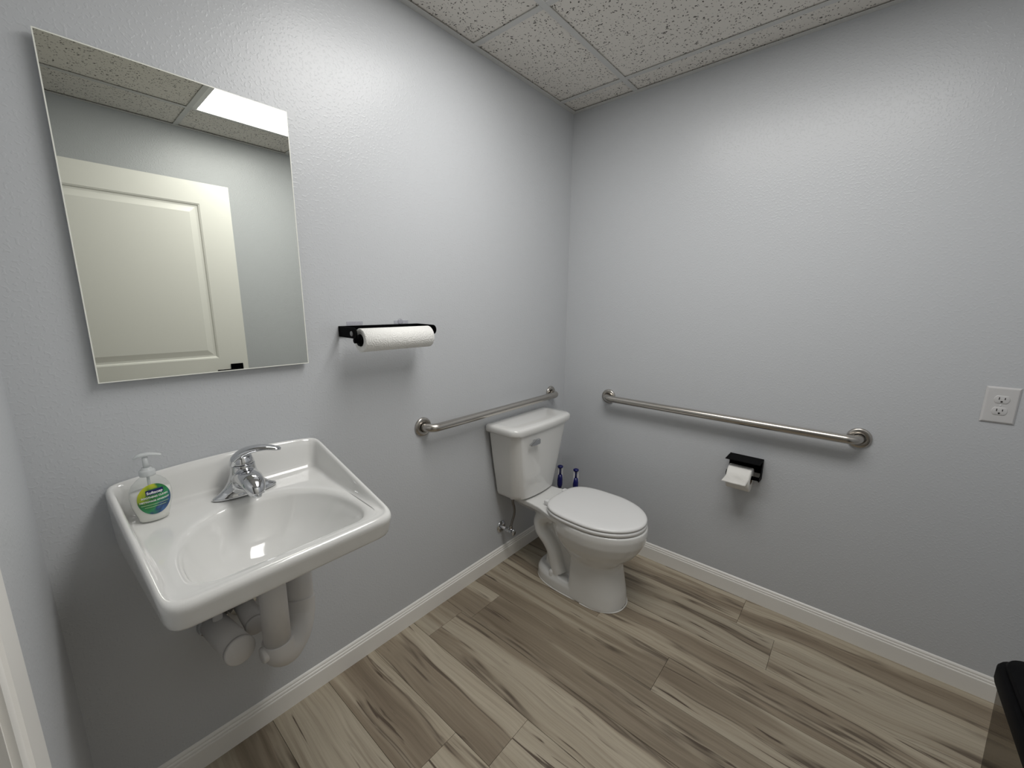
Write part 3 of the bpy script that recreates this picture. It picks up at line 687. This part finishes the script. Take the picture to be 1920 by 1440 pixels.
# ------------------------------------------------------------------ paper towel holder and roll
TX0, TX1, TY, TZ = -1.395, -1.072, -0.098, 1.2640
th = thing('paper_towel_holder', 'black wall-mounted paper towel holder right of the mirror', 'towel holder', ((TX0 + TX1) / 2, 0, 1.272))
obj('back_plate', B(TX0, TX1, -0.006, -0.0015, 1.2725, 1.3075, bev=0.001, seg=1), 'black', th, smooth=False)
for x in (TX0, TX1):
    bm = bmesh.new(); s = 1 if x == TX0 else -1
    pr = [(-0.0015, 1.2725), (-0.0015, 1.3075)] + [(TY - 0.004 + 0.0175 * cos(a), 1.2885 + 0.0175 * sin(a)) for a in [pi / 2 + pi * k / 12 for k in range(13)]]
    loft(bm, [[(x, y, z) for y, z in pr], [(x + s * 0.003, y, z) for y, z in pr]])
    arm = obj('side_arm', bm, 'black', th, smooth=False)
    bm = bmesh.new(); d = -1 if x == TX0 else 1
    lathe(bm, [(0, 0), (0.0085, 0), (0.0080, 0.0016), (0, 0.0016)], (x, TY + 0.010, 1.2865), (Vector((d, 0, 0)), Vector((0, 1, 0)), Vector((0, 0, 1))), 20)
    obj('end_button', bm, 'grey', arm)
    bm = bmesh.new(); lathe(bm, [(0, 0.003), (0.009, 0.003), (0.009, 0.016), (0.0185, 0.018), (0.0185, 0.024), (0, 0.024)], (x, TY, TZ), (Vector((s, 0, 0)), Vector((0, 1, 0)), Vector((0, 0, 1))), 24)
    obj('roll_knob', bm, 'black', th)
for x0, x1, z1 in ((-1.365, -1.305, 1.3215), (-1.178, -1.115, 1.321)):
    obj('adhesive_tab', B(x0, x1, -0.0020, -0.0006, 1.3095, z1, bev=0.0004, seg=1), 'tape', th, smooth=False)
bm = bmesh.new(); lathe(bm, [(0, -0.0040), (0.007, -0.0036), (0.0105, -0.0020), (0.0115, -0.0004), (0, -0.0004)], (-1.150, -0.0004, 1.3165), 'y', 24)
obj('suction_dot', bm, 'tape', th)
rl = thing('paper_towel_roll', 'white embossed paper towel roll on the black wall holder', 'paper towel', (-1.232, TY, TZ))
RXa, RXb = TX0 + 0.0225, TX1 - 0.0225
RR = 0.0390
bm = bmesh.new()
XA = (Vector((1, 0, 0)), Vector((0, 1, 0)), Vector((0, 0, 1)))
lathe(bm, [(0.0205, 0.001), (0.024, 0.0), (RR - 0.003, 0.0), (RR, 0.002), (RR, RXb - RXa - 0.002), (RR - 0.003, RXb - RXa), (0.024, RXb - RXa), (0.0205, RXb - RXa - 0.001), (0.0205, 0.001)], (RXa, TY, TZ), XA, 56)
obj('roll', bm, 'paper', rl)
# the loose edge of the last sheet, hanging just off the underside
bm = bmesh.new(); rows = []
for i in range(15):
    a = radians(150 + 118 * i / 14); rr = RR + 0.0006 + 0.0045 * max(0, (i - 8) / 6) ** 2
    rows.append([(RXa + 0.002 + (RXb - RXa - 0.004) * k / 20, TY - rr * sin(a - pi / 2) * 1.0, TZ + rr * cos(a - pi / 2) * (1 + 0.02 * sin(k))) for k in range(21)])
rows = [[(p[0], p[1], p[2]) for p in r] for r in rows]
bm.free()

# ------------------------------------------------------------------ grab bars
def grab_bar(label, c0, c1, out, clear=0.056, r=0.0175):
    c0, c1, out = Vector(c0), Vector(c1), Vector(out)
    g = thing('grab_bar', label, 'grab bar', c0, 'stainless grab bars')
    d = (c1 - c0).normalized(); R = 0.040
    path = [c0 + out * 0.002, c0 + out * (clear - R)]
    for k in range(1, 9):
        a = 0.5 * pi * k / 8; path.append(c0 + out * (clear - R + R * sin(a)) + d * (R - R * cos(a)))
    path.append(c0.lerp(c1, 0.35) + out * clear); path.append(c0.lerp(c1, 0.65) + out * clear)
    for k in range(0, 9):
        a = 0.5 * pi * k / 8; path.append(c1 + out * (clear - R + R * cos(a)) - d * (R - R * sin(a)))
    path.append(c1 + out * 0.002)
    bm = bmesh.new(); tube(bm, path, r, 24, upv=(0, 0, 1)); obj('bar', bm, 'steel', g)
    for c in (c0, c1):
        bm = bmesh.new(); side = d
        lathe(bm, [(0.0195, 0.0015), (0.0400, 0.0008), (0.0400, 0.0040), (0.0385, 0.0080), (0.0345, 0.0102), (0.0205, 0.0110), (0.0195, 0.0095), (0.0195, 0.0015)], c, (out, side, Vector((0, 0, 1))), 40)
        obj('flange_cover', bm, 'steel', g)
grab_bar('shorter stainless grab bar on the wall behind the toilet tank', (-1.063, 0, 0.879), (-0.148, 0, 0.879), (0, -1, 0))
grab_bar('long stainless grab bar above the toilet paper holder', (0, -0.301, 0.880), (0, -1.388, 0.880), (-1, 0, 0))

# ------------------------------------------------------------------ toilet paper holder and roll
tp = thing('toilet_paper_holder', 'black toilet paper holder with top shelf on the right wall', 'paper holder', (0, -1.015, 0.61))
obj('top_shelf', B(-0.098, -0.0008, -1.083, -0.945, 0.7060, 0.7090, bev=0.0008, seg=1), 'black', tp, smooth=False)
obj('wall_plate', B(-0.0040, -0.0008, -1.083, -0.945, 0.640, 0.7060), 'black', tp, smooth=False)
bm = bmesh.new(); pr = [(-0.0008, 0.7058), (-0.034, 0.7058), (-0.040, 0.640), (-0.072, 0.640), (-0.072, 0.622), (-0.036, 0.616), (-0.0008, 0.616)]
loft(bm, [[(x, -1.083, z) for x, z in pr], [(x, -1.0795, z) for x, z in pr]]); obj('side_plate', bm, 'black', tp, smooth=False)
TPX, TPZ = -0.062, 0.6315
bm = bmesh.new(); lathe(bm, [(0, 0), (0.0085, 0), (0.0085, 0.126), (0.0130, 0.127), (0.0130, 0.131), (0, 0.131)], (TPX, -1.0795, TPZ), 'y', 20); obj('spindle', bm, 'black', tp)
tr = thing('toilet_paper_roll', 'white toilet paper roll hanging on the black holder', 'toilet paper', (TPX, -1.010, TPZ))
RT = 0.0535; zc = TPZ - 0.0115
ya, yb = -1.0525, -0.9600
bm = bmesh.new(); lathe(bm, [(0.0212, 0.0005), (RT - 0.001, 0), (RT, 0.001), (RT, yb - ya - 0.001), (RT - 0.001, yb - ya), (0.0212, yb - ya - 0.0005), (0.0212, 0.0005)], (TPX, ya, zc), 'y', 48); obj('roll', bm, 'tissue', tr)
bm = bmesh.new(); lathe(bm, [(0.0200, 0.0008), (0.0210, 0.0008), (0.0210, yb - ya - 0.0008), (0.0200, yb - ya - 0.0008), (0.0200, 0.0008)], (TPX, ya, zc), 'y', 32); obj('cardboard_core', bm, 'card', tr)
bm = bmesh.new(); rows = []
def flap(i, k):
    v = k / 12; y = ya + 0.001 + (yb - ya - 0.0) * v
    if i <= 8:
        a = radians(62 + 100 * i / 8); rr = RT + 0.0012
        x, z = TPX + rr * cos(a), zc + rr * sin(a)
    else:
        a = radians(162); t = (i - 8) / 6
        x = TPX + (RT + 0.0012) * cos(a) - (0.010 * t + 0.004 * t * t) - 0.0012 * sin(v * 9 + t * 3); z = zc + (RT + 0.0012) * sin(a) - 0.028 * t
        y += (0.010 + 0.004 * v) * t
    return Vector((x, y, z))
F = [[flap(i, k) for k in range(13)] for i in range(15)]
up_ = [[bm.verts.new(p) for p in r] for r in F]; lo_ = [[bm.verts.new(p + Vector((0.0007, 0, -0.0003))) for p in r] for r in F]
for g, fl in ((up_, 0), (lo_, 1)):
    for i in range(14):
        for k in range(12):
            q = (g[i][k], g[i + 1][k], g[i + 1][k + 1], g[i][k + 1]); bm.faces.new(q if not fl else q[::-1])
for k in range(12):
    bm.faces.new((up_[14][k], lo_[14][k], lo_[14][k + 1], up_[14][k + 1])); bm.faces.new((up_[0][k], up_[0][k + 1], lo_[0][k + 1], lo_[0][k]))
for i in range(14):
    bm.faces.new((up_[i][0], lo_[i][0], lo_[i + 1][0], up_[i + 1][0])); bm.faces.new((up_[i][12], up_[i + 1][12], lo_[i + 1][12], lo_[i][12]))
obj('loose_sheet', bm, 'tissue', tr)

# ------------------------------------------------------------------ toilet
CX = -0.450
to = thing('toilet', 'white two-piece toilet with closed lid in the room corner', 'toilet', (CX, -0.38, 0))
def egg(z, db, dm, df, w_, eb=2.0, ef=2.0, n=64, cx=None):
    cx = CX if cx is None else cx; out = []
    for k in range(n):
        a = 2 * pi * k / n; c, s = cos(a), sin(a)
        e_ = ef if s >= 0 else eb
        u = w_ * (abs(c) ** (2 / e_)) * (1 if c >= 0 else -1)
        d = dm + (df - dm if s >= 0 else dm - db) * (abs(s) ** (2 / e_)) * (1 if s >= 0 else -1)
        out.append((cx + u, -d, z))
    return out
bm = bmesh.new()
# pedestal column and bowl
loft(bm, [egg(0.0, 0.418, 0.52, 0.668, 0.119, 9, 2.3), egg(0.06, 0.420, 0.52, 0.661, 0.117, 9, 2.3), egg(0.12, 0.422, 0.52, 0.648, 0.114, 9, 2.3), egg(0.185, 0.424, 0.52, 0.634, 0.111, 9, 2.3), egg(0.212, 0.415, 0.52, 0.636, 0.113, 6, 2.2), egg(0.240, 0.380, 0.515, 0.664, 0.130, 3.5, 2.1), egg(0.272, 0.335, 0.51, 0.698, 0.150, 2.6, 2.0), egg(0.305, 0.295, 0.51, 0.720, 0.166, 2.2, 2.0), egg(0.345, 0.285, 0.51, 0.738, 0.178, 2.2, 2.0), egg(0.385, 0.28, 0.51, 0.744, 0.182, 2.2, 2.0), egg(0.411, 0.28, 0.51, 0.741, 0.180, 2.2, 2.0)])
# foot
loft(bm, [egg(0.0, 0.192, 0.40, 0.55, 0.118, 2.5, 3), egg(0.045, 0.194, 0.40, 0.55, 0.117, 2.5, 3), egg(0.066, 0.205, 0.40, 0.55, 0.107, 2.5, 3)])
# narrow rear web
loft(bm, [egg(0.03, 0.232, 0.34, 0.45, 0.060, 3.5, 3), egg(0.12, 0.238, 0.34, 0.45, 0.052, 3.5, 3), egg(0.28, 0.182, 0.32, 0.45, 0.055, 3.5, 3), egg(0.39, 0.150, 0.32, 0.45, 0.066, 3.5, 3)])
# trapway bulges on both sides
for s in (-1, 1):
    pts = [(0.36, 0.345), (0.31, 0.352), (0.258, 0.345), (0.224, 0.308), (0.236, 0.258), (0.278, 0.222), (0.312, 0.178), (0.330, 0.122), (0.352, 0.070)]
    tube(bm, smooth_path([(CX + s * (0.058 + 0.010 * i / 8), -d, z) for i, (d, z) in enumerate(pts)], 6), 0.039, 16)
# deck between bowl and tank
def deck(z, f, dd=0.0):
    h_ = [(0.110, 0.035), (0.114, 0.10), (0.118, 0.18), (0.128, 0.25), (0.155, 0.33), (0.172, 0.42), (0.12, 0.50)]
    return [(CX + u * f, -(d + dd), z) for u, d in h_] + [(CX - u * f, -(d + dd), z) for u, d in reversed(h_)]
loft(bm, [deck(0.335, 0.55, 0.06), deck(0.365, 0.80, 0.02), deck(0.385, 0.97), deck(0.4115, 1.0)])
remesh(bm, 'bowl', 'porcelain', to, 0.0045, 10)
# caulk bead round the foot
bm = bmesh.new(); q = 64
ring = egg(0.003, 0.196, 0.40, 0.55, 0.1185, 2.5, 3); r2_ = egg(0.003, 0.36, 0.50, 0.6695, 0.1185, 3, 2.3)
ol = [(p[0], p[1]) for p in ring if p[1] > -0.50] ; fr_ = [(p[0], p[1]) for p in r2_ if p[1] <= -0.50]
out_ = sorted(ol + fr_, key=lambda p: math.atan2(p[1] + 0.42, p[0] - CX))
cl = [Vector((x, y, 0.002)) for x, y in out_]; cl.append(cl[0])
tube(bm, cl, 0.0028, 8, cap=False); obj('caulk_bead', bm, 'caulk', to)
for s in (-1, 1):
    bm = bmesh.new(); lathe(bm, [(0.0155, 0.058), (0.0150, 0.075), (0.0125, 0.084), (0.006, 0.088), (0, 0.0885)], (CX + s * 0.094, -0.322, 0), n=24); obj('bolt_cap', bm, 'porc_cap', to)
# tank
def dshape(w_, d0, d1, rb, rf, bow, z, n=9):
    CT = CX - 0.009; pts = rrect(CT - w_, CT + w_, -d1, -d0, [rf, rf, rb, rb], n); out = []
    for i, (x, y) in enumerate(pts):
        b_ = bow * (1 - ((x - CT) / w_) ** 2) if y < -(d0 + d1) / 2 else 0
        out.append((x, y - b_, z))
    # subdivide the long front edge
    k = n; a, c = out[k], out[k + 1]; mid = []
    for j in range(1, 14):
        t = j / 14; x = a[0] + (c[0] - a[0]) * t; y0 = -d1; mid.append((x, y0 - bow * (1 - ((x - CT) / w_) ** 2), z))
    return out[:k + 1] + mid + out[k + 1:]
bm = bmesh.new()
loft(bm, [dshape(0.150, 0.022, 0.148, 0.01, 0.05, 0.020, 0.418), dshape(0.160, 0.014, 0.158, 0.012, 0.055, 0.022, 0.424), dshape(0.164, 0.012, 0.160, 0.012, 0.055, 0.022, 0.440), dshape(0.196, 0.012, 0.178, 0.012, 0.055, 0.020, 0.62), dshape(0.220, 0.012, 0.190, 0.012, 0.045, 0.018, 0.775)])
obj('tank', bm, 'porcelain', to, autosmooth=50)
bm = bmesh.new()
loft(bm, [dshape(0.231, 0.010, 0.193, 0.012, 0.036, 0.018, 0.7755), dshape(0.238, 0.007, 0.199, 0.014, 0.040, 0.018, 0.7765), dshape(0.242, 0.006, 0.202, 0.016, 0.042, 0.018, 0.784), dshape(0.242, 0.006, 0.202, 0.016, 0.042, 0.018, 0.800), dshape(0.239, 0.008, 0.199, 0.014, 0.040, 0.018, 0.8085), dshape(0.231, 0.014, 0.191, 0.012, 0.036, 0.018, 0.8125), dshape(0.20, 0.034, 0.165, 0.010, 0.045, 0.016, 0.8135)])
obj('tank_lid', bm, 'porcelain', to, autosmooth=55)
bm = bmesh.new()
pr = [(-0.600, 0.7300), (-0.596, 0.7225), (-0.575, 0.7210), (-0.545, 0.7195), (-0.538, 0.722), (-0.538, 0.744), (-0.541, 0.747), (-0.556, 0.746), (-0.580, 0.7375)]
pr = [(-0.572 + (x + 0.569) * 1.18, z) for x, z in pr]
loft(bm, [[(x, -0.2135 - 0.003 * (1 if x > -0.57 else 0), z) for x, z in pr], [(x, -0.2235, z) for x, z in pr], [(x * 0.96 + -0.565 * 0.04, -0.2265, z * 0.9 + 0.733 * 0.1) for x, z in pr]])
lv = obj('flush_lever', bm, 'chrome', to, smooth=False, label='small chrome flush lever')
bm = bmesh.new(); lathe(bm, [(0, 0.0), (0.009, 0.0), (0.009, -0.020), (0, -0.020)], (-0.556, -0.196, 0.733), 'y', 16); obj('lever_post', bm, 'chrome', lv)
# seat and lid
bm = bmesh.new()
sA = dict(db=0.280, dm=0.510, df=0.737, w_=0.181, eb=3.4, ef=2.0)
def seatloop(z, i): return egg(z, sA['db'] + i, sA['dm'], sA['df'] - i, sA['w_'] - i, sA['eb'], sA['ef'], 80)
loft(bm, [seatloop(0.4145, 0.006), seatloop(0.4155, 0.001), seatloop(0.424, 0.0), seatloop(0.4305, 0.002), seatloop(0.4315, 0.007)])
obj('seat', bm, 'seat', to)
bm = bmesh.new()
loft(bm, [seatloop(0.4345, 0.010), seatloop(0.4350, 0.003), seatloop(0.4390, 0.001), seatloop(0.4445, 0.002), seatloop(0.4485, 0.008), seatloop(0.4502, 0.022), seatloop(0.4508, 0.05)])
obj('seat_lid', bm, 'seat', to)
for s in (-1, 1):
    bm = bmesh.new(); box(bm, CX + s * 0.078 - 0.014, CX + s * 0.078 + 0.014, -0.288, -0.258, 0.4125, 0.438, bev=0.005, seg=2); obj('seat_hinge', bm, 'seat', to)
# water supply for the toilet
vx, vz = -0.572, 0.207
wv = thing('shutoff_valve', 'chrome water shutoff valve with braided hose beside the toilet', 'water valve', (vx, 0, vz))
obj('escutcheon', LA([(0, -0.0008), (0.0335, -0.0008), (0.0320, -0.004), (0.022, -0.009), (0.010, -0.0115), (0, -0.0115)], (vx, 0, vz), 'y', 32), 'chrome', wv)
obj('pipe_stub', LA([(0, -0.010), (0.0075, -0.010), (0.0075, -0.040), (0, -0.040)], (vx, 0, vz), 'y', 18), 'white', wv)
bm = bmesh.new(); lathe(bm, [(0, -0.036), (0.0125, -0.036), (0.0125, -0.054), (0.0105, -0.056), (0.0105, -0.078), (0, -0.078)], (vx, 0, vz), 'y', 8); obj('valve_body', bm, 'chrome', wv, smooth=False)
bm = bmesh.new(); bmv = lathe(bm, [(0, -0.078), (0.006, -0.078), (0.006, -0.086), (0.018, -0.087), (0.018, -0.094), (0, -0.095)], (vx, 0, vz), 'y', 24)
for v in bm.verts: v.co.x = vx + (v.co.x - vx) * 0.72
obj('valve_handle', bm, 'chrome', wv)
bm = bmesh.new(); lathe(bm, [(0, 0.008), (0.0085, 0.008), (0.0085, 0.026), (0, 0.026)], (vx + 0.006, -0.066, vz), n=6); obj('hose_nut', bm, 'chrome', wv, smooth=False)
bm = bmesh.new(); tube(bm, smooth_path([(vx + 0.006, -0.066, vz + 0.022), (vx + 0.014, -0.068, vz + 0.050), (vx + 0.022, -0.075, vz + 0.095), (vx + 0.008, -0.085, vz + 0.140), (vx - 0.005, -0.088, vz + 0.170), (vx - 0.006, -0.088, vz + 0.196)], 8), 0.0068, 12); obj('braided_hose', bm, 'braid', wv)
bm = bmesh.new(); lathe(bm, [(0, 0.194), (0.013, 0.194), (0.0145, 0.198), (0.0145, 0.2095), (0, 0.2095)], (vx - 0.006, -0.088, vz), n=12); obj('hose_coupling', bm, 'white', wv, smooth=False)

# ------------------------------------------------------------------ toilet brush and plunger behind the toilet
def clean_tool(name, label, cat, x, y, ztop, kind, lean):
    t = thing(name, label, cat, (x, y, 0), 'blue and white cleaning tools behind the toilet')
    d = Vector((lean[0], lean[1], 0))
    def pt(z): return Vector((x, y, z)) + d * (z - 0.12)
    if kind == 'brush':
        obj('caddy', LA([(0, 0.0), (0.041, 0.0), (0.042, 0.004), (0.038, 0.09), (0.041, 0.12), (0.038, 0.122), (0.035, 0.09), (0.037, 0.008), (0, 0.008)], (x, y, 0)), 'white', t)
        obj('brush_head', LA([(0, 0.010), (0.026, 0.014), (0.031, 0.05), (0.028, 0.095), (0.008, 0.11), (0, 0.11)], (x, y, 0)), 'blue', t)
        z0 = 0.10
    else:
        obj('rubber_cup', LA([(0.038, 0.0), (0.046, 0.0), (0.047, 0.010), (0.042, 0.050), (0.030, 0.082), (0.014, 0.095), (0.012, 0.115), (0, 0.115)], (x, y, 0)), 'blue', t)
        z0 = 0.11
    bm = bmesh.new(); tube(bm, [pt(z0), pt(ztop - 0.13)], 0.0075, 12); obj('shaft', bm, 'white', t)
    za, zb = ztop - 0.14, ztop
    bm = bmesh.new(); tube(bm, [pt(za), pt(za + 0.02), pt(za + 0.055), pt(za + 0.085)], [0.010, 0.0155, 0.0160, 0.0130], 16); hb = obj('grip', bm, 'blue', t)
    bm = bmesh.new(); tube(bm, [pt(za + 0.085), pt(zb - 0.012)], [0.0045, 0.0045], 12); obj('grip_core', bm, 'blue', hb)
    for s in (-1, 1):
        o_ = Vector((0.70 * s, -0.72 * s, 0)) * 0.0105
        bm = bmesh.new(); tube(bm, smooth_path([pt(za + 0.05) + o_ * 1.05, pt(za + 0.085) + o_ * 1.1, pt(zb - 0.012) + o_], 4), 0.0055, 10); obj('grip_side', bm, 'white', t)
    bm = bmesh.new(); c = pt(zb - 0.012); lathe(bm, [(0, 0.0), (0.0150, 0.0), (0.0170, 0.005), (0.0155, 0.010), (0.009, 0.0135), (0, 0.0145)], c, n=20); obj('grip_cap', bm, 'blue', t)
clean_tool('toilet_brush', 'blue and white brush handle next to the toilet tank', 'toilet brush', -0.150, -0.090, 0.452, 'brush', (0.0, 0.0))
clean_tool('plunger', 'blue and white handle farther from the tank, by the right wall', 'plunger', -0.095, -0.165, 0.434, 'plunger', (0.0, 0.0))

# ------------------------------------------------------------------ wall outlet
oy, oz = -1.7235, 1.070
ou = thing('wall_outlet', 'white duplex electrical outlet on the right wall', 'outlet', (0, oy, oz))
bm = bmesh.new(); hw, hh = 0.0385, 0.0610
def orect(i, x): return [(x, oy - hw + i, oz - hh + i), (x, oy + hw - i, oz - hh + i), (x, oy + hw - i, oz + hh - i), (x, oy - hw + i, oz + hh - i)]
loft(bm, [orect(0, -0.0005), orect(0, -0.0020), orect(0.0045, -0.0058), orect(0.007, -0.0062)])
obj('cover_plate', bm, 'plate', ou, smooth=False)
for dz in (0.0195, -0.0195):
    bm = bmesh.new(); out_ = []
    for k in range(40):
        a = 2 * pi * k / 40; yy, zz = 0.0172 * cos(a), 0.0172 * sin(a); zz = max(-0.0128, min(0.0128, zz)); out_.append((yy, zz))
    loft(bm, [[(-0.0060, oy + y * 1.05, oz + dz + z * 1.06) for y, z in out_], [(-0.0074, oy + y, oz + dz + z) for y, z in out_], [(-0.0078, oy + y * 0.94, oz + dz + z * 0.94) for y, z in out_]])
    rc = obj('receptacle', bm, 'plate', ou, autosmooth=40)
    for dy, hz in ((0.0064, 0.0042), (-0.0064, 0.0034)):
        obj('slot', B(-0.0081, -0.0070, oy + dy - 0.0011, oy + dy + 0.0011, oz + dz + 0.0036 - hz, oz + dz + 0.0036 + hz), 'slot', rc, smooth=False)
    obj('ground_hole', LA([(0, -0.0081), (0.0027, -0.0081), (0.0027, -0.0070), (0, -0.0070)], (0, oy, oz + dz - 0.0068), 'x', 14), 'slot', rc)
obj('plate_screw', LA([(0, -0.0072), (0.0022, -0.0070), (0.0026, -0.0060), (0, -0.0060)], (0, oy, oz), 'x', 14), 'white', ou)

# ------------------------------------------------------------------ waste bin by the wall behind the door
bx1, bx0, by1, by0, bz = -0.745, -1.110, -1.668, -1.905, 0.622
wb = thing('trash_bin', 'smoky see-through trash bin with black lid near the right wall', 'trash bin', ((bx0 + bx1) / 2, (by0 + by1) / 2, 0))
def br(i, z, r): return [(x, y, z) for x, y in rrect(bx0 + i, bx1 - i, by0 + i, by1 - i, r, 7)]
bm = bmesh.new(); loft(bm, [br(0.030, 0.004, 0.03), br(0.026, 0.012, 0.03), br(0.008, bz - 0.045, 0.035)], cap1=False); obj('bin_body', bm, 'liner', wb, autosmooth=40)
bm = bmesh.new(); loft(bm, [br(0.002, bz - 0.048, 0.04), br(0.0, bz - 0.040, 0.042), br(0.0, bz - 0.012, 0.042), br(0.003, bz - 0.006, 0.040), br(0.013, bz - 0.004, 0.036)]); obj('rim', bm, 'blackp', wb, autosmooth=45)
bm = bmesh.new(); loft(bm, [br(0.010, bz - 0.004, 0.042), br(0.009, bz + 0.004, 0.042), br(0.012, bz + 0.010, 0.040), br(0.024, bz + 0.014, 0.036), br(0.06, bz + 0.016, 0.02)]); obj('lid', bm, 'blackp', wb, autosmooth=45)
